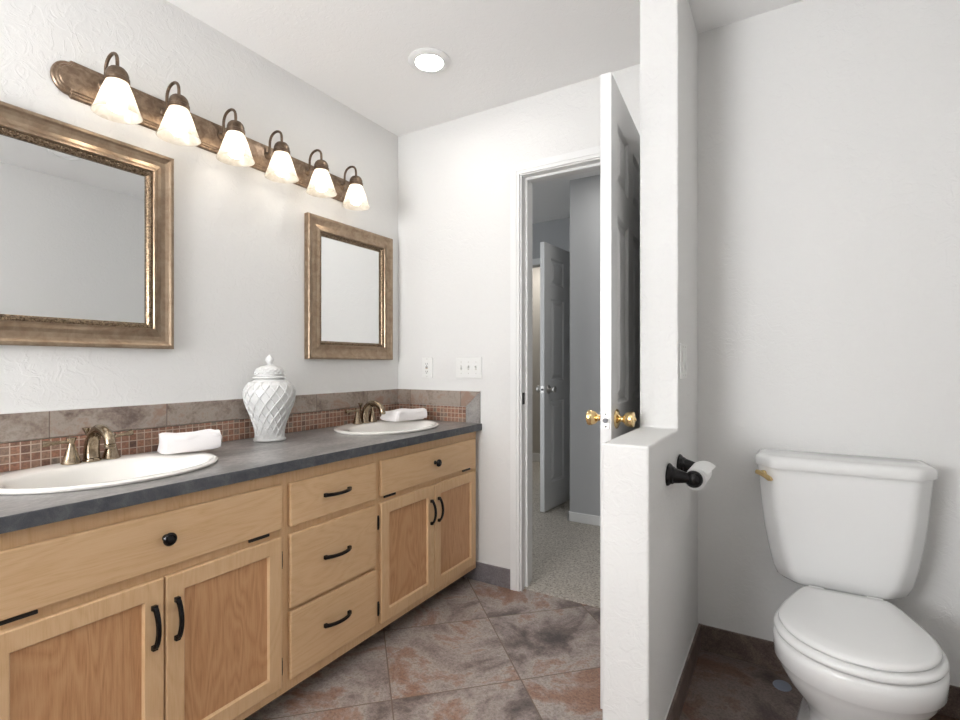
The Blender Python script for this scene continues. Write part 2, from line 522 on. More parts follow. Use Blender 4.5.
base_tile('baseboard_right', XR - 0.011, XR, 0.2, DT - 0.011, M['basetile_brown'], 'dark brown tile baseboard on the right wall', 0.098)
base_tile('baseboard_closet', PX0 - 0.011, PX0, PY0 + 0.30, DT, M['basetile'], 'grey tile baseboard on the door side of the half wall')

# door lining, stops and casing
def frame_u(x0, x1, zt, wid, y0, y1, bm):
    box(bm, x0 - wid, x0, y0, y1, 0, zt + wid); box(bm, x1, x1 + wid, y0, y1, 0, zt + wid); box(bm, x0, x1, y0, y1, zt, zt + wid)
bm = BM()
frame_u(BX0 + 0.016, BX1 - 0.016, 2.062, 0.016, D - 0.001, D + TB + 0.001, bm)
frame_u(BX0 + 0.028, BX1 - 0.028, 2.050, 0.012, D + 0.040, D + 0.075, bm)
struct('trim_1', bm, M['trim'], 'white door lining with its stop in the bathroom doorway', 'door frame')
def casing(x0, x1, zt, yw, sgn, bm, wid=0.056):
    """stepped casing around an opening; sgn -1: stands out towards -y"""
    for (o0, o1, t) in ((0.0, wid, 0.011), (0.016, wid, 0.014)):
        y0, y1 = (yw - t, yw) if sgn < 0 else (yw, yw + t)
        box(bm, x0 - o1, x0 - o0, y0, y1, 0, zt + o1); box(bm, x1 + o0, x1 + o1, y0, y1, 0, zt + o1)
        box(bm, x0 - o0, x1 + o0, y0, y1, zt + o0, zt + o1)
bm = BM(); casing(BX0 + 0.008, BX1 - 0.008, 2.068, D, -1, bm, 0.048)
struct('trim_2', bm, M['trim'], 'white moulded casing around the bathroom doorway', 'door casing')
bm = BM(); casing(BX0 + 0.008, BX1 - 0.008, 2.068, D + TB, 1, bm)
struct('trim_3', bm, M['trim'], 'white casing on the hall side of the doorway', 'door casing')
so = obj('strike_plate', box(BM(), BX0 + 0.0155, BX0 + 0.0175, D + 0.008, D + 0.034, 0.925, 0.985, 0.0006, 1), M['black'], bpy.data.objects['trim_1'], label='small dark metal strike plate on the door lining')

# ---------------------------------------------------------------- hall beyond the doorway
HX0, HX1, HY1 = -2.6, 0.3, 4.31
struct('floor_hall', box(BM(), -3.4, HX1 + 0.1, 2.292, 6.2, -0.05, 0.008), M['carpet'], 'beige carpet in the hall beyond the doorway', 'carpet')
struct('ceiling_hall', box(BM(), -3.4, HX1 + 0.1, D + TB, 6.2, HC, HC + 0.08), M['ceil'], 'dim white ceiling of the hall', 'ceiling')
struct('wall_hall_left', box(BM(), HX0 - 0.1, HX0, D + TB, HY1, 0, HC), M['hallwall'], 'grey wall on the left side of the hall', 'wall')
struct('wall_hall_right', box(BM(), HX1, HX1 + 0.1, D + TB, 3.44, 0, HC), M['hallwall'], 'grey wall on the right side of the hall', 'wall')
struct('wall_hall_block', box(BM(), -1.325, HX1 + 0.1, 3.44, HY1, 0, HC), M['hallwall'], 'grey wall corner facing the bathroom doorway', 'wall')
bm = BM()
FX0, FX1 = -2.24, -1.47
box(bm, -3.4, FX0, HY1, HY1 + 0.11, 0, HC); box(bm, FX0, FX1, HY1, HY1 + 0.11, 2.05, HC); box(bm, FX1, -1.2, HY1, HY1 + 0.11, 0, HC)
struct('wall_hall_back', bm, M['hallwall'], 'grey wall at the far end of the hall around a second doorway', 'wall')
bm = BM(); casing(FX0, FX1, 2.05, HY1, -1, bm)
struct('trim_4', bm, M['trim'], 'white casing around the far hall doorway', 'door casing')
M['farwall'] = plaster('far_room_plaster', (0.52, 0.49, 0.44), 0.2, 0.001)
struct('wall_far_room', box(BM(), -3.4, -1.2, 5.35, 5.45, 0, HC), M['farwall'], 'beige wall of the room beyond the hall', 'wall')
struct('baseboard_far_room', box(BM(), -3.4, -1.2, 5.335, 5.35, 0.008, 0.10, 0.003, 1), M['trim'], 'white baseboard in the room beyond the hall', 'baseboard')
struct('wall_far_right', box(BM(), -1.3, -1.2, HY1 + 0.11, 5.35, 0, HC), M['farwall'], 'side wall of the room beyond the hall', 'wall')
struct('wall_far_left', box(BM(), -3.4, -3.3, HY1 + 0.11, 5.35, 0, HC), M['farwall'], 'left wall of the room beyond the hall', 'wall')
bm = BM(); box(bm, -1.337, HX1, 3.428, 3.44, 0.008, 0.075, 0.003, 1); box(bm, -1.337, -1.325, 3.428, HY1, 0.008, 0.075, 0.003, 1)
struct('baseboard_hall', bm, M['trim'], 'white baseboard at the foot of the grey hall corner', 'baseboard')
area('hall_fill', (-0.9, 3.0, 2.43), (0, 0, 0), 0.3, 0.3, 2.0, (1, 0.98, 0.95))  # area light added to brighten the hall, without a fixture
area('far_room_fill', (-2.4, 4.9, 2.3), (0, 0, 0), 0.5, 0.5, 4.0, (1, 0.97, 0.93))  # area light added to brighten the room past the hall

# ---------------------------------------------------------------- six panel doors
def six_panel(w, h, t):
    """leaf in local space: x 0..w from the hinge, y 0..t, z 0..h"""
    bm = BM()
    st, mid = 0.105, 0.10
    pw = (w - 2 * st - mid) / 2
    if w < 0.7: st, mid = 0.09, 0.085; pw = (w - 2 * st - mid) / 2
    xs = [0, st, st + pw, st + pw + mid, w - st, w]
    zs = [0, 0.20, 0.83, 0.98, 1.615, 1.72, 1.925, h]
    for side in (0, 1):
        y = 0.0 if side == 0 else t
        s = 1 if side == 0 else -1
        def q(x, z, d=0.0): return bm.verts.new((x, y + s * d, z))
        for i in range(5):
            for j in range(7):
                x0, x1, z0, z1 = xs[i], xs[i + 1], zs[j], zs[j + 1]
                if i in (1, 3) and j in (1, 3, 5):
                    lv = [(0, 0), (0.004, 0.002), (0.014, 0.010), (0.026, 0.010), (0.048, 0.002)]
                    prev = None
                    for (o, d) in lv:
                        r = [q(x0 + o, z0 + o, d), q(x1 - o, z0 + o, d), q(x1 - o, z1 - o, d), q(x0 + o, z1 - o, d)]
                        if prev:
                            for k in range(4): bm.faces.new((prev[k], prev[(k + 1) % 4], r[(k + 1) % 4], r[k]))
                        prev = r
                    bm.faces.new(prev)
                else:
                    bm.faces.new([q(x0, z0), q(x1, z0), q(x1, z1), q(x0, z1)])
    for (a, b_) in (((0, 0), (w, 0)), ((w, 0), (w, h)), ((w, h), (0, h)), ((0, h), (0, 0))):
        bm.faces.new([bm.verts.new((a[0], 0, a[1])), bm.verts.new((b_[0], 0, b_[1])), bm.verts.new((b_[0], t, b_[1])), bm.verts.new((a[0], t, a[1]))])
    bmesh.ops.remove_doubles(bm, verts=bm.verts, dist=1e-5)
    return bm


def knob_prof():
    return [(0.030, 0.0), (0.033, 0.003), (0.031, 0.007), (0.024, 0.010), (0.014, 0.013), (0.010, 0.018), (0.0105, 0.024), (0.016, 0.028),
            (0.021, 0.033), (0.0245, 0.042), (0.0265, 0.052), (0.025, 0.058), (0.020, 0.061), (0.008, 0.062), (0.004, 0.066)]


def place_door(name, hinge, ang, w, h, t, z0, kz, metal, kmat, label):
    Mx = Matrix.Translation((hinge[0], hinge[1], z0)) @ Matrix.Rotation(ang, 4, 'Z')
    bm = six_panel(w, h, t); bm.transform(Mx)
    d = struct(name, bm, M['doorpaint'], label, 'door', origin=(hinge[0], hinge[1], z0))
    R = Mx.to_3x3()
    def P(x, y, z): return Mx @ Vector((x, y, z - z0))
    for (y, s) in ((0.0, -1), (t, 1)):
        b = BM(); lathe(b, knob_prof(), P(w - 0.065, y, kz), R @ Vector((0, s, 0)), 28)
        obj('doorknob', b, kmat, d, smooth=True, label='round metal doorknob with its rosette')
    b = BM(); box(b, w - 0.0005, w + 0.0015, t / 2 - 0.012, t / 2 + 0.012, kz - z0 - 0.028, kz - z0 + 0.028, 0.0005, 1); b.transform(Mx)
    lp = obj('latch_plate', b, metal, d)
    b = BM(); tube(b, [P(w + 0.0005, t / 2, kz), P(w + 0.010, t / 2, kz)], 0.008, 14); obj('latch_bolt', b, M['faucet'] if False else mat('dark_steel', (0.12, 0.12, 0.125), 0.35, 0.8), lp, smooth=True)
    for dz in (-0.02, 0.02):
        b = BM(); tube(b, [P(w + 0.0005, t / 2, kz + dz), P(w + 0.0022, t / 2, kz + dz)], 0.003, 10); obj('screw', b, M['dark'], lp)
    for hz in (0.18, 1.0, 1.84):
        b = BM(); tube(b, [P(-0.004, t + 0.004, z0 + hz), P(-0.004, t + 0.004, z0 + hz + 0.09)], 0.006, 12)
        obj('hinge', b, metal, d, smooth=True)
    return d
# bathroom door: swung open a little past square
ang = math.atan2(1.607 - 2.243, -0.5145 + 0.556)
place_door('door_1', (-0.556, 2.243), ang, 0.637, 2.05, 0.035, 0.012, 0.945, M['chrome'], M['brass'], 'open white six panel door with brass knobs in the bathroom')
ang2 = math.atan2(3.485 - 4.27, -1.590 + 1.530)
place_door('door_2', (-1.530, 4.27), ang2, 0.76, 2.03, 0.035, 0.016, 0.935, M['chrome'], M['chrome'], 'white six panel door standing ajar at the far end of the hall')

# ---------------------------------------------------------------- vanity cabinets
XF, XD = -1.383, -1.367              # face frame front, door front
CT = 0.785                           # underside of worktop
def bow_pull(p, direction, parent, length=0.108):
    """arched pull; p = centre on the face, direction 'y' or 'z'"""
    a = Vector((0, 1, 0)) if direction == 'y' else Vector((0, 0, 1))
    b = BM(); c = Vector(p); n = 17; pts = []; L = length / 2
    rings = []
    side = Vector((0, 0, 1)) if direction == 'y' else Vector((0, 1, 0))
    for i in range(n):
        t = -1 + 2 * i / (n - 1)
        out = 0.007 + 0.020 * (1 - t * t) ** 0.8
        wid = 0.0058 + 0.0012 * (abs(t) ** 2)
        o = c + a * (t * L) + Vector((out, 0, 0))
        th = 0.0032
        rings.append([o + side * wid - Vector((th, 0, 0)), o - side * wid - Vector((th, 0, 0)), o - side * wid * .75 + Vector((th, 0, 0)), o + side * wid * .75 + Vector((th, 0, 0))])
    loft(b, rings)
    for s in (-1, 1):
        q = c + a * (s * (L - 0.004))
        e = [0.004 if direction == 'y' else 0.0065, 0.0065 if direction == 'y' else 0.0045]
        hy, hz = (0.0065, 0.0065)
        box(b, q.x - 0.0005, q.x + 0.011, q.y - hy, q.y + hy, q.z - hz, q.z + hz, 0.0012, 1)
    return obj('handle', b, M['black'], parent, label='black arched metal pull')


def round_knob(p, parent):
    b = BM()
    lathe(b, [(0.009, 0), (0.0085, 0.003), (0.006, 0.006), (0.006, 0.012), (0.012, 0.015), (0.0165, 0.019), (0.0170, 0.023), (0.0145, 0.027), (0.011, 0.0275), (0.010, 0.026), (0.006, 0.029), (0.001, 0.030)], p, (1, 0, 0), 28)
    return obj('knob', b, M['black'], parent, smooth=True, label='round black ringed knob')


def slab(y0, y1, z0, z1, parent, name='drawer'):
    b = BM(); box(b, XF, XD, y0, y1, z0, z1, 0.004, 2)
    return obj(name, b, M['maple_h'], parent)


def shaker(y0, y1, z0, z1, parent, handle_y):
    st = 0.050; b = BM()
    # frame profile rings: outer edge -> front -> inner chamfer -> recess
    rings = []
    for (o, x) in ((0, XF), (0, XD - 0.003), (0.003, XD), (st - 0.004, XD), (st, XD - 0.006), (st, XF + 0.004)):
        rings.append([(x, y0 + o, z0 + o), (x, y1 - o, z0 + o), (x, y1 - o, z1 - o), (x, y0 + o, z1 - o)])
    loft(b, rings, False, False)
    for v in (b.verts,): pass
    box(b, XF, XF + 0.003, y0 + 0.004, y1 - 0.004, z0 + 0.004, z1 - 0.004)
    d = obj('door', b, M['maple_v'], parent)
    b = BM(); box(b, XF + 0.003, XF + 0.0075, y0 + st - 0.001, y1 - st + 0.001, z0 + st - 0.001, z1 - st + 0.001)
    obj('panel', b, M['panelwood'], d, label='reddish flat wooden panel set in the paler frame')
    bow_pull((XD, handle_y, 0.461), 'z', d)
    return d


def carcass(t, y0, y1, stiles, rails):
    """open-topped box behind a face frame, on a recessed toe kick"""
    zb = 0.068
    b = BM()
    box(b, -1.905, XF - 0.02, y0, y0 + 0.016, zb, CT); box(b, -1.905, XF - 0.02, y1 - 0.016, y1, zb, CT)
    box(b, -1.905, XF - 0.02, y0 + 0.016, y1 - 0.016, zb, zb + 0.016); box(b, -1.905, -1.895, y0 + 0.016, y1 - 0.016, zb + 0.016, CT - 0.02)
    obj('cabinet_body', b, M['maple_v'], t)
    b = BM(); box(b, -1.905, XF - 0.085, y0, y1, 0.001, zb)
    obj('toe_kick', b, M['kick_shade'], t, label='recessed base with its shade painted dark')
    b = BM()
    for (a, c) in stiles: box(b, XF - 0.02, XF, a, c, zb, CT)
    for (a, c) in rails: 
        for (s0, s1) in zip(stiles, stiles[1:]): box(b, XF - 0.0199, XF - 0.0003, s0[1] - 0.0005, s1[0] + 0.0005, a, c)
    obj('face_frame', b, M['maple_v'], t)
    return t


def hinge_pair(yy, d, zs=(0.16, 0.50)):
    for z in zs:
        b = BM(); box(b, XF + 0.0005, XF + 0.006, yy - 0.0035, yy + 0.0035, z - 0.028, z + 0.028, 0.0012, 1)
        tube(b, [(XF + 0.006, yy, z - 0.02), (XF + 0.006, yy, z + 0.02)], 0.0028, 8)
        obj('hinge', b, M['rubber'], d, label='small dark hinge')


def sink_base(y0, y1, d0, dm, d1, label):
    t = thing('vanity_cabinet', (-1.64, (y0 + y1) / 2, 0), label, 'cabinet', 'vanity sink cabinets')
    carcass(t, y0, y1, [(y0, d0 + 0.014), (dm - 0.02, dm + 0.02), (d1 - 0.014, y1)], [(0.068, 0.106), (0.562, 0.615), (0.74, CT)])
    dr = slab(d0, d1, 0.602, 0.744, t, 'drawer_front')
    round_knob((XD, (d0 + d1) / 2, 0.679), dr)
    for yy in (d0 + 0.062, d1 - 0.075):
        b = BM(); box(b, XF + 0.0005, XF + 0.007, yy - 0.035, yy + 0.035, 0.590, 0.5985, 0.001, 1)
        obj('tilt_hinge', b, M['rubber'], t, label='black hinge bar under the drawer front')
    a = shaker(d0, dm - 0.002, 0.099, 0.578, t, dm - 0.028); hinge_pair(d0 - 0.005, a)
    a = shaker(dm + 0.002, d1, 0.099, 0.578, t, dm + 0.028); hinge_pair(d1 + 0.005, a)
    return t


sink_base(0.31, 1.070, 0.347, 0.700, 1.055, 'maple sink cabinet nearest the camera, below the left sink')
sink_base(1.5005, 2.2515, 1.515, 1.869, 2.228, 'maple sink cabinet against the end wall, below the right sink')
t = thing('vanity_cabinet', (-1.64, 1.285, 0), 'maple cabinet of three stacked drawers between the two sink cabinets', 'cabinet')
carcass(t, 1.0705, 1.500, [(1.0705, 1.098), (1.474, 1.500)], [(0.068, 0.112), (0.318, 0.342), (0.568, 0.606), (0.735, CT)])
for (z0, z1, zh, pos) in ((0.600, 0.742, 0.673, 'shallow top'), (0.337, 0.577, 0.458, 'deep middle'), (0.107, 0.325, 0.222, 'deep bottom')):
    dr = slab(1.086, 1.485, z0, z1, t); bow_pull((XD, 1.283, zh), 'y', dr, 0.118)

# ---------------------------------------------------------------- worktop with two sink cut-outs
ZT = 0.8180
XC = -1.355
def ellipse(cx, cy, ax, ay, z, n=56):
    return [Vector((cx + ax * math.cos(2 * PI * k / n), cy + ay * math.sin(2 * PI * k / n), z)) for k in range(n)]
SK = [(-1.652, 0.705), (-1.652, 1.880)]
SA, SB = 0.220, 0.282
def slab_with_holes():
    bm = BM()
    Y0, Y1, X0, X1 = 0.29, D - 0.0005, XL + 0.001, XC
    ycut = 1.29
    for z, flip in ((ZT, False), (CT, True)):
        for (ya, yb, (cx, cy)) in ((Y0, ycut, SK[0]), (ycut, Y1, SK[1])):
            n = 56
            el = [bm.verts.new(p) for p in ellipse(cx, cy, SA - 0.02, SB - 0.02, z, n)]
            out = []
            for k in range(n):
                a = 2 * PI * k / n; dx, dy = math.cos(a), math.sin(a)
                tx = ((X1 - cx) if dx > 0 else (X0 - cx)) / dx if abs(dx) > 1e-6 else 1e9
                ty = ((yb - cy) if dy > 0 else (ya - cy)) / dy if abs(dy) > 1e-6 else 1e9
                tt = min(tx, ty); out.append([cx + dx * tt, cy + dy * tt])
            for (qx, qy) in ((X0, ya), (X0, yb), (X1, ya), (X1, yb)):
                k = min(range(n), key=lambda i: (out[i][0] - qx) ** 2 + (out[i][1] - qy) ** 2); out[k] = [qx, qy]
            ov = [bm.verts.new((p[0], p[1], z)) for p in out]
            for k in range(n):
                j = (k + 1) % n; bm.faces.new((el[k], el[j], ov[j], ov[k]))
            if z == CT: low = el
    # edges: front, ends, back
    for (p, q) in (((X1, Y0), (X1, Y1)), ((X0, Y0), (X1, Y0)), ((X0, Y1), (X1, Y1)), ((X0, Y0), (X0, Y1))):
        bm.faces.new([bm.verts.new((p[0], p[1], CT)), bm.verts.new((q[0], q[1], CT)), bm.verts.new((q[0], q[1], ZT)), bm.verts.new((p[0], p[1], ZT))])
    for (cx, cy) in SK:
        a = [bm.verts.new(p) for p in ellipse(cx, cy, SA - 0.02, SB - 0.02, ZT)]; b = [bm.verts.new(p) for p in ellipse(cx, cy, SA - 0.02, SB - 0.02, CT)]
        for k in range(56):
            j = (k + 1) % 56; bm.faces.new((a[k], a[j], b[j], b[k]))
    bmesh.ops.remove_doubles(bm, verts=bm.verts, dist=1e-4)
    return bm
wt = obj('worktop', slab_with_holes(), M['counter'])
tag(wt, 'long grey slate look worktop running under both sinks', 'worktop')
b = BM(); box(b, XC, XC + 0.003, 0.29, D - 0.0005, CT - 0.001, ZT - 0.0005, 0.0008, 1)
obj('edge_strip', b, M['counteredge'], wt, label='darker front edge strip')

# ---------------------------------------------------------------- backsplash
bs = thing('tile_backsplash', (XL, 1.3, ZT), 'taupe tile backsplash with a terracotta mosaic band along both walls', 'backsplash')
b = BM(); box(b, XL, XL + 0.010, 0.29, D - 0.010, 0.9025, 0.984, 0.0015, 1); obj('cap_tiles', b, M['cap'], bs, label='row of taupe tiles above the mosaic')
b = BM(); box(b, XL, XL + 0.010, 0.29, D - 0.010, ZT + 0.001, 0.9005); obj('mosaic_band', b, M['mosaic'], bs, label='band of small terracotta mosaic squares')
b = BM(); v = [(XL, 0.9025), (-1.446, 0.9025), (-1.362, 0.984), (XL, 0.984)]
lo = [b.verts.new((x, D - 0.010, z)) for x, z in v]; hi = [b.verts.new((x, D, z)) for x, z in v]
for i in range(4): b.faces.new((lo[i], lo[(i + 1) % 4], hi[(i + 1) % 4], hi[i]))
b.faces.new(lo); b.faces.new(list(reversed(hi))); obj('cap_tiles', b, M['cap'], bs, label='row of taupe tiles on the end wall')
b = BM(); box(b, XL + 0.010, -1.448, D - 0.010, D, ZT + 0.001, 0.9005); obj('mosaic_band', b, M['mosaic'], bs, label='mosaic band on the end wall')
b = BM(); v = [(-1.4455, ZT + 0.001), (-1.362, ZT + 0.001), (-1.362, 0.9815), (-1.4455, 0.9010)]
lo = [b.verts.new((x, D - 0.010, z)) for x, z in v]; hi = [b.verts.new((x, D, z)) for x, z in v]
for i in range(4): b.faces.new((lo[i], lo[(i + 1) % 4], hi[(i + 1) % 4], hi[i]))
b.faces.new(lo); b.faces.new(list(reversed(hi)))
obj('end_tile', b, M['basetile'] if False else slate('grey_end_tile', (0.17, 0.155, 0.15), (0.27, 0.25, 0.24), (0.36, 0.34, 0.32), 10, 0.4), bs, label='grey mitred end tile')
b = BM(); box(b, XL, XL + 0.008, 0.29, D - 0.008, 0.984, 0.987); box(b, XL, -1.362, D - 0.008, D, 0.984, 0.987)
obj('caulk_line', b, M['caulk'], bs)

# ---------------------------------------------------------------- sinks
def sink(cx, cy, label):
    t = thing('drop_in_sink', (cx, cy, ZT), label, 'sink', 'oval sinks')
    n = 72; rings = []
    fx = 0.034                                  # basin sits forward, leaving a faucet deck behind
    prof = [  # (dx shift, ax, ay, z)
        (0, SA - 0.004, SB - 0.004, 0.0005), (0, SA, SB, 0.003), (0, SA + 0.001, SB + 0.001, 0.008), (0, SA - 0.004, SB - 0.004, 0.0115), (0, SA - 0.012, SB - 0.012, 0.0130),
        (fx * 0.85, SA - 0.046, SB - 0.030, 0.0105), (fx, SA - 0.054, SB - 0.038, 0.0065), (fx, SA - 0.060, SB - 0.046, -0.006),
        (fx, SA - 0.080, SB - 0.080, -0.055), (fx, SA - 0.105, SB - 0.125, -0.105), (fx, SA - 0.15, SB - 0.19, -0.128), (fx, 0.024, 0.024, -0.133), (fx, 0.022, 0.022, -0.150),
        (fx, 0.028, 0.028, -0.150), (fx, SA - 0.145, SB - 0.18, -0.138), (fx, SA - 0.098, SB - 0.115, -0.112), (fx, SA - 0.072, SB - 0.07, -0.055), (fx * .6, SA - 0.045, SB - 0.04, -0.004), (0, SA - 0.03, SB - 0.03, 0.0)]
    b = BM()
    for (dx, ax, ay, z) in prof: rings.append(ellipse(cx + dx, cy, ax, ay, ZT + z, n))
    rings.append(rings[0]); 
    loft(b, rings, False, False); bmesh.ops.remove_doubles(b, verts=b.verts, dist=1e-5)
    obj('basin', b, M['sinkwhite'], t, smooth=True, angle=50)
    b = BM(); lathe(b, [(0.020, -0.012), (0.021, 0.0), (0.017, 0.001), (0.015, -0.003), (0.001, -0.003)], (cx + fx, cy, ZT - 0.134), n=24)
    obj('drain', b, M['faucet'], t, smooth=True)
    return t
sink(SK[0][0], SK[0][1], 'left oval cream sink set in the worktop nearest the camera')
sink(SK[1][0], SK[1][1], 'right oval cream sink set in the worktop by the end wall')

# ---------------------------------------------------------------- faucets
def faucet(cy, label):
    x0 = -1.822; z0 = ZT + 0.0122
    t = thing('faucet', (x0, cy, z0), label, 'faucet', 'widespread faucets')
    b = BM()
    lathe(b, [(0.024, 0), (0.025, 0.003), (0.021, 0.008), (0.018, 0.012)], (x0, cy, z0), n=28)
    path = bez((x0, cy, z0 + 0.008), (x0 - 0.012, cy, z0 + 0.06), (x0 + 0.030, cy, z0 + 0.113), (x0 + 0.078, cy, z0 + 0.098), 14) + bez((x0 + 0.078, cy, z0 + 0.098), (x0 + 0.102, cy, z0 + 0.090), (x0 + 0.115, cy, z0 + 0.078), (x0 + 0.117, cy, z0 + 0.060), 8)[1:]
    nn = len(path)
    tube(b, path, [0.0215 - 0.0075 * min(1, i / (nn * 0.7)) for i in range(nn)], 18)
    obj('spout', b, M['faucet'], t, smooth=True, angle=60)
    b = BM(); lathe(b, [(0.0115, 0.0), (0.0155, -0.004), (0.0155, -0.009), (0.0125, -0.013), (0.009, -0.013)], (x0 + 0.117, cy, z0 + 0.062), n=22); obj('aerator', b, M['faucet'], t, smooth=True)
    b = BM(); tube(b, [(x0 - 0.030, cy, z0), (x0 - 0.030, cy, z0 + 0.083)], 0.003, 10)
    lathe(b, [(0.004, 0.076), (0.006, 0.082), (0.013, 0.096), (0.013, 0.099), (0.004, 0.097)], (x0 - 0.030, cy, z0), n=18)
    obj('lift_rod', b, M['faucet'], t, smooth=True, label='thin lift rod with a flared knob')
    for s in (-1, 1):
        hy = cy + s * 0.052
        b = BM()
        lathe(b, [(0.0245, 0), (0.0255, 0.002), (0.0235, 0.006), (0.019, 0.020), (0.0145, 0.036), (0.0105, 0.048), (0.009, 0.054)], (x0, hy, z0), n=28)
        h = obj('handle_base', b, M['faucet'], t, smooth=True)
        b = BM(); lathe(b, [(0.0095, 0.0545), (0.0075, 0.059), (0.0085, 0.064), (0.0125, 0.074), (0.0125, 0.077), (0.003, 0.0775)], (x0, hy, z0), n=24)
        ax = Vector((-0.20, s * 1.0, 0.10 if s > 0 else -0.02)).normalized()
        lathe(b, [(0.005, 0.004), (0.0055, 0.012), (0.0045, 0.020), (0.006, 0.046), (0.0095, 0.062), (0.0095, 0.066), (0.003, 0.0665)], (x0, hy, z0 + 0.066), ax, 18)
        obj('lever', b, M['faucet'], h, smooth=True)
    return t
faucet(0.718, 'antique brass two lever faucet behind the left sink')
faucet(1.896, 'antique brass two lever faucet behind the right sink')

# ---------------------------------------------------------------- folded towels
def towel(corner, ang, L, W, H, label, seed):
    """folded cloth: rounded layered block with a drooping free edge"""
    rnd = random.Random(seed)
    cx, cy = corner; Mx = Matrix.Translation((cx, cy, ZT + 0.017)) @ Matrix.Rotation(ang, 4, 'Z')
    b = BM(); nl = 18; nr = 30
    rings = []
    for i in range(nl + 1):
        t = i / nl
        e = 1 - (max(0, abs(2 * t - 1) - 0.86) / 0.14) ** 2 * 0.10
        ring = []
        for k in range(nr):
            a = 2 * PI * k / nr
            ca, sa = math.cos(a), math.sin(a)
            px = math.copysign(abs(ca) ** 0.38, ca) * W / 2 * e
            pz = math.copysign(abs(sa) ** 0.50, sa) * H / 2 * e
            pz += H / 2
            px += (0.004 if pz > H / 2 else -0.006) + 0.0035 * math.sin(9 * t + seed + pz * 60)
            if pz > 0.5 * H: pz += 0.004 * math.sin(7 * t + px * 30 + seed) + (0.006 * (px / W))
            ring.append(Vector((px, (t - 0.5) * L + 0.004 * math.sin(a * 2 + seed), max(0.0, pz))))
        rings.append(ring)
    loft(b, rings); b.transform(Mx)
    t = thing('folded_towel', (cx, cy, ZT + 0.017), label, 'towel', 'folded white towels')
    obj('towel_body', b, M['towel'], t, smooth=True, angle=60)
    b = BM(); rings = []
    for i in range(nl + 1):
        s = i / nl; y = (s - 0.5) * L * 0.97
        dz = 0.0025 * math.sin(11 * s + seed)
        pr = [(W * 0.50, H * 0.16 + dz), (W * 0.530, H * 0.30 + dz), (W * 0.545, H * 0.52 + dz), (W * 0.51, H * 0.90), (W * 0.42, H * 1.035), (W * 0.30, H * 1.06), (W * 0.30, H * 1.00), (W * 0.42, H * 0.97), (W * 0.49, H * 0.85), (W * 0.51, H * 0.52 + dz), (W * 0.50, H * 0.30 + dz), (W * 0.48, H * 0.18 + dz)]
        rings.append([Vector((px, y, pz)) for px, pz in pr])
    loft(b, rings); b.transform(Mx)
    obj('towel_flap', b, M['towel'], t, smooth=True, angle=60, label='folded over edge of the towel')
    return t
towel((-1.712, 0.955), math.radians(-15), 0.165, 0.105, 0.064, 'folded white towel on the rim of the left sink', 2)
towel((-1.705, 2.060), math.radians(-10), 0.195, 0.140, 0.056, 'folded white towel on the rim of the right sink', 5)

# ---------------------------------------------------------------- ginger jar
def ginger_jar(cx, cy):
    t = thing('ginger_jar', (cx, cy, ZT), 'white lidded ginger jar with raised lattice between the sinks', 'vase')
    P = [(q * 0.965, h) for q, h in ((0.060, 0.0), (0.064, 0.002), (0.065, 0.007), (0.058, 0.014), (0.0565, 0.03), (0.062, 0.06), (0.074, 0.095), (0.088, 0.130), (0.0985, 0.160), (0.1025, 0.183), (0.1005, 0.205), (0.091, 0.225), (0.076, 0.238), (0.060, 0.245), (0.056, 0.250))]
    b = BM(); lathe(b, [(q * (0.972 if 0.02 < h < 0.24 else 1.0), h) for q, h in P] + [(0.050, 0.250), (0.050, 0.238), (0.001, 0.235)], (cx, cy, ZT), n=48, cap1=False)
    P = P[:]
    def rad(h):
        for (r0, h0), (r1, h1) in zip(P, P[1:]):
            if h0 <= h <= h1: return r0 + (r1 - r0) * (h - h0) / (h1 - h0 + 1e-9)
        return P[-1][0]
    nst = 15
    for s in (-1, 1):
        for k in range(nst):
            pts = []
            for i in range(29):
                tt = i / 28; h = 0.014 + tt * 0.222
                a = 2 * PI * k / nst + s * 1.75 * tt + s * 0.2
                r = rad(h) - 0.0010
                pts.append((cx + r * math.cos(a), cy + r * math.sin(a), ZT + h))
            tube(b, pts, 0.0029, 6)
    obj('jar_body', b, M['vase'], t, smooth=True, angle=60)
    LP = [(0.052, 0.2505), (0.058, 0.2505), (0.064, 0.253), (0.064, 0.257), (0.055, 0.260), (0.0525, 0.263), (0.0535, 0.266), (0.0525, 0.280), (0.047, 0.291), (0.034, 0.299), (0.016, 0.304), (0.010, 0.306)]
    b = BM(); lathe(b, LP, (cx, cy, ZT), n=48)
    for s in (-1, 1):
        for k in range(18):
            pts = []
            for i in range(9):
                tt = i / 8; h = 0.267 + tt * 0.026
                a = 2 * PI * k / 18 + s * 0.75 * tt
                r = [0.056, 0.0562, 0.0558, 0.055, 0.054, 0.052, 0.0495, 0.047, 0.044][i]
                pts.append((cx + r * math.cos(a), cy + r * math.sin(a), ZT + h))
            tube(b, pts, 0.0027, 5)
    lid = obj('lid', b, M['vase'], t, smooth=True, angle=60)
    b = BM(); lathe(b, [(0.010, 0.305), (0.008, 0.310), (0.013, 0.316), (0.0165, 0.323), (0.015, 0.331), (0.009, 0.339), (0.004, 0.345), (0.001, 0.348)], (cx, cy, ZT), n=24)
    obj('finial', b, M['vase'], lid, smooth=True, angle=60)
ginger_jar(-1.792, 1.322)

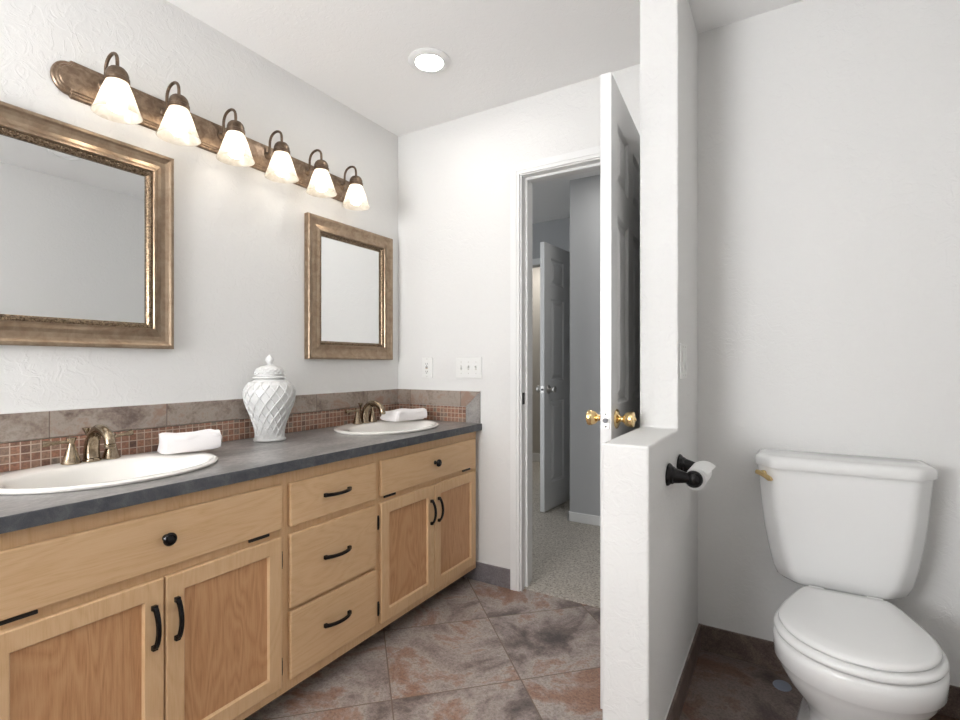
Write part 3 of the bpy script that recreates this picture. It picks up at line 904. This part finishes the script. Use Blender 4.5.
# ---------------------------------------------------------------- framed mirrors
def mirror(y0, y1, z0, z1, label):
    t = thing('framed_mirror', (XL, (y0 + y1) / 2, z0), label, 'mirror', 'bronze framed mirrors')
    FW = 0.088
    prof = [(0, 0.0), (0.0, 0.026), (0.004, 0.031), (0.012, 0.031), (0.018, 0.026), (0.028, 0.022), (0.042, 0.021), (0.054, 0.024), (0.062, 0.029), (0.068, 0.0305), (0.0705, 0.026), (0.0705, 0.004)]
    rings = []
    for (o, h) in prof:
        x = XL + 0.001 + h
        rings.append([(x, y0 + o, z0 + o), (x, y1 - o, z0 + o), (x, y1 - o, z1 - o), (x, y0 + o, z1 - o)])
    b = BM(); loft(b, rings, False, False)
    f = obj('frame', b, M['frame'], t)
    b = BM(); o = 0.0705; rings = []
    for (o, h) in ((0.0705, 0.012), (0.0705, 0.022), (0.082, 0.021), (0.0835, 0.017), (FW, 0.014), (FW, 0.010)):
        x = XL + 0.001 + h
        rings.append([(x, y0 + o, z0 + o), (x, y1 - o, z0 + o), (x, y1 - o, z1 - o), (x, y0 + o, z1 - o)])
    loft(b, rings, False, False)
    o = 0.0763; x = XL + 0.0235
    per = [(y0 + o, z0 + o, y1 - o, z0 + o), (y1 - o, z0 + o, y1 - o, z1 - o), (y1 - o, z1 - o, y0 + o, z1 - o), (y0 + o, z1 - o, y0 + o, z0 + o)]
    for (a, c, d, e) in per:
        L = math.hypot(d - a, e - c); n = int(L / 0.0085)
        for i in range(n):
            s = (i + 0.5) / n; p = (x, a + (d - a) * s, c + (e - c) * s)
            hor = abs(d - a) > abs(e - c)
            m4 = Matrix.Translation(p) @ Matrix.Diagonal((0.0032, 0.0032 if hor else 0.0046, 0.0046 if hor else 0.0032, 1))
            bmesh.ops.create_icosphere(b, subdivisions=1, radius=1.0, matrix=m4)
    obj('beaded_band', b, M['bead'], f, smooth=True, angle=40, label='beaded inner band of the frame')
    o = FW - 0.002
    obj('mirror_glass', box(BM(), XL + 0.006, XL + 0.010, y0 + o, y1 - o, z0 + o, z1 - o), M['mirror'], t)
    return t
mirror(0.400, 0.998, 1.180, 1.866, 'bronze framed mirror nearest the camera, above the left sink')
mirror(1.598, 2.186, 1.150, 1.828, 'bronze framed mirror near the corner, above the right sink')

# ---------------------------------------------------------------- vanity light bar
def light_bar():
    t = thing('vanity_light', (XL, 1.29, 2.005), 'bronze light bar with six bell shades above the mirrors', 'light fixture')
    ya, yb, zc = 0.696, 1.895, 2.013
    def outline(h, e, sh):
        """straight bar with narrower half round ends; h half height, e end length"""
        pts = [(ya, zc - h), (yb, zc - h)]
        n = 12
        for i in range(n + 1):
            a = -PI / 2 + PI * i / n; pts.append((yb + sh + e * math.cos(a), zc + (h - 0.007) * math.sin(a)))
        pts += [(yb, zc + h), (ya, zc + h)]
        for i in range(n + 1):
            a = PI / 2 + PI * i / n; pts.append((ya - sh + e * math.cos(a), zc + (h - 0.007) * math.sin(a)))
        return pts
    b = BM(); rings = []
    for (h, e, sh, x) in ((0.058, 0.046, 0.004, 0.0), (0.058, 0.046, 0.004, 0.008), (0.055, 0.043, 0.004, 0.012), (0.049, 0.037, 0.004, 0.013), (0.047, 0.035, 0.004, 0.017), (0.042, 0.030, 0.004, 0.018), (0.040, 0.028, 0.004, 0.022), (0.034, 0.022, 0.004, 0.0235)):
        rings.append([(XL + 0.001 + x, y, z - (y - 0.78) * 0.0125) for y, z in outline(h, e, sh)])
    loft(b, rings)
    obj('back_plate', b, M['barbronze'], t, smooth=True, angle=25)
    xs = -1.800; Z = 0.011
    for i in range(6):
        y = 0.773 + 0.2078 * i + (0.005, -0.014, -0.010, -0.011, -0.008, 0.0)[i]; Z = 0.011 - 0.0028 * i
        b = BM()
        lathe(b, [(0.016, 0), (0.015, 0.004), (0.009, 0.009), (0.005, 0.012)], (XL + 0.0235, y, 2.012 + Z), (1, 0, 0), 20)
        path = bez((XL + 0.028, y, 2.012 + Z), (XL + 0.050, y, 2.018 + Z), (XL + 0.032, y, 2.06 + Z), (XL + 0.045, y, 2.080 + Z), 8) + bez((XL + 0.045, y, 2.080 + Z), (XL + 0.058, y, 2.108 + Z), (xs, y, 2.111 + Z), (xs, y, 2.066 + Z), 10)[1:] + [Vector((xs, y, 2.045 + Z))]
        tube(b, path, 0.0052, 12)
        arm = obj('arm', b, M['bronze'], t, smooth=True, angle=50, label='curved bronze arm')
        b = BM(); lathe(b, [(0.012, 2.046), (0.020, 2.044), (0.027, 2.036), (0.0310, 2.025), (0.0310, 2.016), (0.0335, 2.014), (0.0335, 2.004), (0.031, 2.001), (0.010, 2.001)], (xs, y, Z), n=28)
        obj('socket_cap', b, M['bronze'], arm, smooth=True, angle=30)
        op = [(0.026, 2.0035), (0.0300, 2.0020), (0.0350, 1.990), (0.0430, 1.968), (0.0510, 1.944), (0.0580, 1.922), (0.0625, 1.910), (0.0665, 1.902)]
        ip = [(r - 0.0028, h) for r, h in reversed(op)]
        b = BM(); lathe(b, op + [(0.0673, 1.900), (0.0655, 1.8995)] + ip, (xs, y, Z), n=36, cap0=False, cap1=False)
        obj('shade', b, M['shade'], arm, smooth=True, angle=60, label='glowing white alabaster glass bell shade')
        b = BM(); lathe(b, [(0.012, 2.0005), (0.013, 1.982), (0.019, 1.966), (0.0265, 1.948), (0.028, 1.934), (0.025, 1.919), (0.016, 1.910), (0.005, 1.9065)], (xs, y, Z), n=24)
        obj('bulb', b, M['bulb'], arm, smooth=True, angle=60, label='lit bulb')
light_bar()

# ---------------------------------------------------------------- recessed lights
def downlight(cx, cy, lens, label):
    t = thing('recessed_light', (cx, cy, HC), label, 'ceiling light', 'recessed ceiling lights')
    b = BM(); lathe(b, [(0.090, 0.0), (0.092, -0.004), (0.086, -0.009), (0.066, -0.012), (0.060, -0.011), (0.058, -0.004)], (cx, cy, HC), n=48, cap0=False, cap1=False)
    obj('trim_ring', b, M['trim'], t, smooth=True, angle=50)
    b = BM(); lathe(b, [(0.060, -0.004), (0.060, -0.007), (0.05, -0.0095), (0.03, -0.011), (0.004, -0.0115)], (cx, cy, HC), n=40)
    obj('lens', b, lens, t, smooth=True, angle=60)
downlight(-1.322, 1.768, M['lensbright'], 'lit round recessed light in the ceiling before the doorway')
downlight(-0.12, 0.30, M['lens'], 'added fill light shaped as a recessed light at the front of the room')  # unseen ceiling light added to brighten cabinets, door and floor
downlight(0.04, 1.38, M['lensdim'], 'unlit round recessed light in the ceiling over the toilet')

# ---------------------------------------------------------------- wall plates
def plate_back(x0, x1, z0, z1, kind, name, label, cat):
    t = thing(name, ((x0 + x1) / 2, D, z0), label, cat)
    b = BM(); box(b, x0, x1, D - 0.006, D, z0, z1, 0.0025, 2); obj('cover_plate', b, M['plastic'], t)
    zc = (z0 + z1) / 2; xc = (x0 + x1) / 2
    def screw(x, z):
        b = BM(); lathe(b, [(0.0028, 0), (0.0028, 0.001), (0.001, 0.0013)], (x, D - 0.006, z), (0, -1, 0), 12); obj('screw', b, M['chrome'], t, smooth=True)
    if kind == 'switch':
        for k in (-1, 0, 1):
            x = xc + k * 0.046
            b = BM(); box(b, x - 0.005, x + 0.005, D - 0.0068, D - 0.006, zc - 0.012, zc + 0.012); s = obj('toggle_slot', b, M['chrome'], t)
            b = BM(); up = -1 if k == -1 else 1
            rings = [[(x - 0.004, D - 0.006, zc - 0.007), (x + 0.004, D - 0.006, zc - 0.007), (x + 0.004, D - 0.006, zc + 0.007), (x - 0.004, D - 0.006, zc + 0.007)],
                     [(x - 0.003, D - 0.019, zc + up * 0.008 - 0.003), (x + 0.003, D - 0.019, zc + up * 0.008 - 0.003), (x + 0.003, D - 0.019, zc + up * 0.008 + 0.003), (x - 0.003, D - 0.019, zc + up * 0.008 + 0.003)]]
            loft(b, rings); obj('toggle', b, M['plastic'], t)
            screw(x, zc + 0.030); screw(x, zc - 0.030)
    else:
        b = BM(); box(b, xc - 0.0165, xc + 0.0165, D - 0.0085, D - 0.006, zc - 0.033, zc + 0.033, 0.001, 1); f = obj('outlet_face', b, M['plastic'], t)
        for s in (-1, 1):
            for dx in (-0.006, 0.006):
                b = BM(); box(b, xc + dx - 0.001, xc + dx + 0.001, D - 0.0089, D - 0.0084, zc + s * 0.021 - 0.004, zc + s * 0.021 + 0.004); obj('slot', b, M['dark'], f)
            b = BM(); lathe(b, [(0.0022, 0), (0.0022, 0.0006)], (xc, D - 0.0084, zc + s * 0.021 - 0.009), (0, -1, 0), 10); obj('slot', b, M['dark'], f)
        b = BM(); box(b, xc - 0.007, xc + 0.007, D - 0.0100, D - 0.0085, zc + 0.001, zc + 0.006); obj('reset_button', b, M['dark'], f, label='dark button')
        b = BM(); box(b, xc - 0.007, xc + 0.007, D - 0.0100, D - 0.0085, zc - 0.006, zc - 0.001); obj('test_button', b, M['card'], f)
        screw(xc, zc + 0.048); screw(xc, zc - 0.048)
plate_back(-1.740, -1.670, 1.050, 1.164, 'outlet', 'wall_outlet', 'narrow white electrical outlet on the end wall by the corner', 'outlet')
plate_back(-1.513, -1.352, 1.053, 1.162, 'switch', 'light_switch', 'wide white plate of three toggle switches near the doorway', 'light switch')
t = thing('light_switch', (PX1, 1.825, 1.08), 'white rocker switch plate on the wall above the toilet paper holder', 'light switch')
b = BM(); box(b, PX1, PX1 + 0.006, 1.763, 1.882, 1.078, 1.195, 0.0025, 2); obj('cover_plate', b, M['plastic'], t)
for yc in (1.845, 1.800):
    b = BM(); v = [(0.006, 1.101), (0.0105, 1.103), (0.0075, 1.137), (0.0060, 1.139), (0.0060, 1.136)]
    loft(b, [[(PX1 + 0.0061, y, 1.103), (PX1 + 0.0115, y, 1.104), (PX1 + 0.0078, y, 1.137), (PX1 + 0.0078, y, 1.139), (PX1 + 0.0095, y, 1.169), (PX1 + 0.0061, y, 1.170)] for y in (yc - 0.0165, yc + 0.0165)])
    obj('rocker', b, M['plastic'], t)
    for z in (1.089, 1.184):
        b = BM(); lathe(b, [(0.0028, 0), (0.0028, 0.001), (0.001, 0.0013)], (PX1 + 0.006, yc, z), (1, 0, 0), 12); obj('screw', b, M['chrome'], t, smooth=True)

# ---------------------------------------------------------------- toilet paper holder
t = thing('toilet_paper_holder', (PX1, 1.66, 0.80), 'black two post toilet paper holder on the half wall', 'toilet paper holder')
XB = -0.228
for (y, s) in ((1.572, -1), (1.748, 1)):
    z = 0.800
    b = BM(); lathe(b, [(0.033, 0), (0.034, 0.003), (0.032, 0.007), (0.027, 0.012), (0.0255, 0.018), (0.0225, 0.021), (0.0215, 0.026), (0.017, 0.045), (0.0135, 0.058), (0.012, 0.066)], (PX1, y, z), (1, 0, -0.08), 30)
    p = obj('post', b, M['black'], t, smooth=True, angle=28)
    b = BM(); lathe(b, [(0.004, -0.016), (0.014, -0.013), (0.0225, -0.007), (0.0250, 0.0), (0.0235, 0.007), (0.019, 0.010), (0.017, 0.0085), (0.011, 0.0125), (0.004, 0.014)], (XB, y, z - 0.006), (0, s, 0), 28)
    obj('post_end', b, M['black'], p, smooth=True, angle=60)
b = BM(); tube(b, [(XB, 1.578, 0.794), (XB, 1.742, 0.794)], 0.008, 16); obj('roller', b, M['black'], t, smooth=True)
t = thing('toilet_paper_roll', (XB, 1.66, 0.794), 'nearly used up white toilet roll on the black holder', 'toilet paper')
b = BM()
R0, R1 = 0.030, 0.0195
def ringy(r, y, n=36): return [(XB + r * math.cos(2 * PI * k / n), y, 0.794 - 0.006 + r * math.sin(2 * PI * k / n)) for k in range(n)]
rs = [ringy(R1, 1.592), ringy(R0, 1.592), ringy(R0, 1.726), ringy(R1, 1.726), ringy(R1, 1.592)]
loft(b, rs, False, False); bmesh.ops.remove_doubles(b, verts=b.verts, dist=1e-5)
obj('paper', b, M['paper'], t, smooth=True, angle=40)
b = BM(); loft(b, [ringy(R1 - 0.0003, 1.591), ringy(R1 - 0.0003, 1.727), ringy(R1 - 0.0018, 1.727), ringy(R1 - 0.0018, 1.591), ringy(R1 - 0.0003, 1.591)], False, False)
obj('core', b, M['card'], t, smooth=True, angle=40)
b = BM(); rings = []
for i in range(13):
    a = 2.3 - i * 0.155
    g = (i / 12) ** 2
    def lp(r, y): return (XB + r * math.cos(a), y, 0.788 + r * math.sin(a))
    r0 = R0 + 0.0006 + g * 0.004; r1 = R0 + 0.0010 + g * 0.013
    ya_, yb_ = 1.594 + 0.012 * g, 1.727 + 0.010 * g
    rings.append([lp(r0, ya_), lp(r1, yb_), lp(r1 + 0.0009, yb_), lp(r0 + 0.0009, ya_)])
loft(b, rings); obj('loose_end', b, M['paper'], t, smooth=True, angle=60, label='loose end of the paper')

# ---------------------------------------------------------------- toilet
def toilet():
    cx = 0.158
    t = thing('toilet', (cx, 1.85, 0), 'white two piece toilet with closed lid and brass flush lever', 'toilet')
    def tank_ring(w1, w2, y0, yc, y1, z, r=0.012):
        """front flat facet half width w1, side half width w2"""
        q = cx - 0.008
        c = [(q - w1, y0), (q + w1, y0), (q + w2, yc), (q + w2 - 0.006, y1), (q - w2 + 0.006, y1), (q - w2, yc)]
        pts = []
        n = len(c)
        for i in range(n):
            p0, p, p2 = Vector(c[i - 1]), Vector(c[i]), Vector(c[(i + 1) % n])
            d0 = (p0 - p).normalized(); d2 = (p2 - p).normalized()
            rr = 0.020 if i in (0, 1) else (0.016 if i in (2, 5) else 0.012)
            rr = min(rr, (p0 - p).length * 0.45, (p2 - p).length * 0.45)
            a, b_ = p + d0 * rr, p + d2 * rr
            for k in range(6):
                s = k / 5; q = a * (1 - s) ** 2 + p * 2 * s * (1 - s) + b_ * s * s
                pts.append((q.x, q.y, z))
        return pts
    b = BM(); rings = []
    for (w1, w2, y0, yc, z) in ((0.095, 0.140, 2.01, 2.06, 0.390), (0.112, 0.165, 1.990, 2.045, 0.394), (0.122, 0.178, 1.982, 2.038, 0.405), (0.138, 0.190, 1.979, 2.034, 0.435), (0.154, 0.202, 1.977, 2.032, 0.490), (0.167, 0.215, 1.976, 2.032, 0.560), (0.178, 0.225, 1.975, 2.034, 0.640), (0.185, 0.232, 1.975, 2.036, 0.720), (0.190, 0.238, 1.975, 2.036, 0.775)):
        rings.append(tank_ring(w1, w2, y0, yc, 2.155, z))
    loft(b, rings); tk = obj('tank', b, M['ceramic'], t, smooth=True, angle=50)
    b = BM(); rings = []
    for (o, z) in ((-0.004, 0.7755), (0.004, 0.776), (0.007, 0.781), (0.007, 0.800), (0.003, 0.808), (-0.006, 0.813), (-0.02, 0.8145)):
        rings.append(tank_ring(0.190 + o * 0.6, 0.239 + o, 1.968 - o, 2.036 - o * 0.6, 2.158 + o * 0.4, z))
    loft(b, rings); obj('tank_lid', b, M['ceramic'], t, smooth=True, angle=50)
    # flush lever on the left chamfer
    b = BM(); nrm = Vector((-0.76, -0.65, 0)).normalized(); p = Vector((cx - 0.222, 1.999, 0.750))
    lathe(b, [(0.012, 0), (0.012, 0.006), (0.007, 0.009), (0.007, 0.016)], p, nrm, 20)
    tang = Vector((0.65, -0.76, 0)); q = p + nrm * 0.017
    tube(b, [q - tang * 0.014 + Vector((0, 0, 0.004)), q + Vector((0, 0, 0.004)), q + tang * 0.02 + Vector((0, 0, 0.0)), q + tang * 0.045 + Vector((0, 0, -0.007)), q + tang * 0.055 + Vector((0, 0, -0.008))], [0.008, 0.009, 0.0075, 0.009, 0.005], 14)
    obj('flush_lever', b, M['brass'], tk, smooth=True, angle=60, label='brass flush lever')
    # egg shaped outlines
    def egg(tip, yw, back, hw, hb, z, n=64):
        pts = []
        for k in range(n):
            a = 2 * PI * k / n
            if math.sin(a) < 0:
                pts.append((cx + hw * math.cos(a), yw + (yw - tip) * math.sin(a), z))
            else:
                s = math.sin(a); c = math.cos(a)
                yy = yw + (back - yw) * (1 - (1 - s) ** 1.25) if False else yw + (back - yw) * min(1.0, s ** 0.9)
                tt = (yy - yw) / (back - yw)
                ww = (hw - (hw - hb) * tt ** 1.7)
                xx = ww * (math.copysign(abs(c) ** (0.10 + 0.90 * (1 - tt) ** 1.5), c)) if tt > 0.0 else ww * c
                pts.append((cx + xx, yy, z))
        return pts
    b = BM()
    loft(b, [egg(1.535, 1.705, 1.94, 0.160, 0.11, 0.3965), egg(1.520, 1.705, 1.946, 0.174, 0.122, 0.398), egg(1.516, 1.705, 1.948, 0.178, 0.126, 0.404), egg(1.519, 1.705, 1.947, 0.176, 0.124, 0.410), egg(1.530, 1.705, 1.940, 0.166, 0.114, 0.4145), egg(1.57, 1.705, 1.91, 0.128, 0.08, 0.4168), egg(1.65, 1.705, 1.80, 0.05, 0.03, 0.4175)])
    lid = obj('lid', b, M['seat'], t, smooth=True, angle=60)
    b = BM()
    loft(b, [egg(1.520, 1.705, 1.945, 0.176, 0.125, 0.372), egg(1.508, 1.705, 1.950, 0.186, 0.132, 0.375), egg(1.504, 1.705, 1.952, 0.190, 0.135, 0.383), egg(1.508, 1.705, 1.950, 0.187, 0.132, 0.391), egg(1.518, 1.705, 1.946, 0.178, 0.126, 0.3955)])
    obj('seat', b, M['seat'], t, smooth=True, angle=60)
    for s in (-1, 1):
        b = BM(); tube(b, [(cx + s * 0.075 - 0.02, 1.962, 0.398), (cx + s * 0.075 + 0.02, 1.962, 0.398)], 0.011, 14)
        obj('seat_hinge', b, M['seat'], t, smooth=True)
    b = BM()
    loft(b, [egg(1.59, 1.76, 2.08, 0.140, 0.112, 0.0, 64), egg(1.59, 1.76, 2.08, 0.140, 0.112, 0.015), egg(1.61, 1.77, 2.07, 0.128, 0.105, 0.040), egg(1.655, 1.78, 2.05, 0.098, 0.090, 0.09), egg(1.650, 1.78, 2.05, 0.104, 0.092, 0.14), egg(1.605, 1.76, 2.06, 0.130, 0.10, 0.19),
             egg(1.555, 1.73, 2.08, 0.158, 0.115, 0.240), egg(1.525, 1.71, 2.00, 0.178, 0.110, 0.285), egg(1.518, 1.705, 2.00, 0.1845, 0.112, 0.303), egg(1.513, 1.705, 2.00, 0.1885, 0.114, 0.308), egg(1.508, 1.705, 1.99, 0.191, 0.116, 0.345), egg(1.508, 1.705, 1.98, 0.191, 0.116, 0.362), egg(1.516, 1.705, 1.975, 0.186, 0.113, 0.3705), egg(1.58, 1.705, 1.94, 0.12, 0.09, 0.371)])
    bowl = obj('bowl', b, M['ceramic'], t, smooth=True, angle=60)
    b = BM(); box(b, cx - 0.105, cx + 0.105, 1.975, 2.13, 0.360, 0.3895, 0.010, 3)
    obj('tank_deck', b, M['ceramic'], t, smooth=True, angle=50)
toilet()
b = BM(); lathe(b, [(0.030, 0.0), (0.032, 0.002), (0.030, 0.005), (0.022, 0.006), (0.003, 0.0055)], (-0.012, 2.065, 0.0), n=32, sx=0.9, sy=1.0)  # thin disc drawn for a pale blue spot of unknown kind
tag(obj('floor_disc', b, M['blue'], smooth=True), 'small pale blue disc standing for a spot on the floor tile left of the toilet', 'disc')
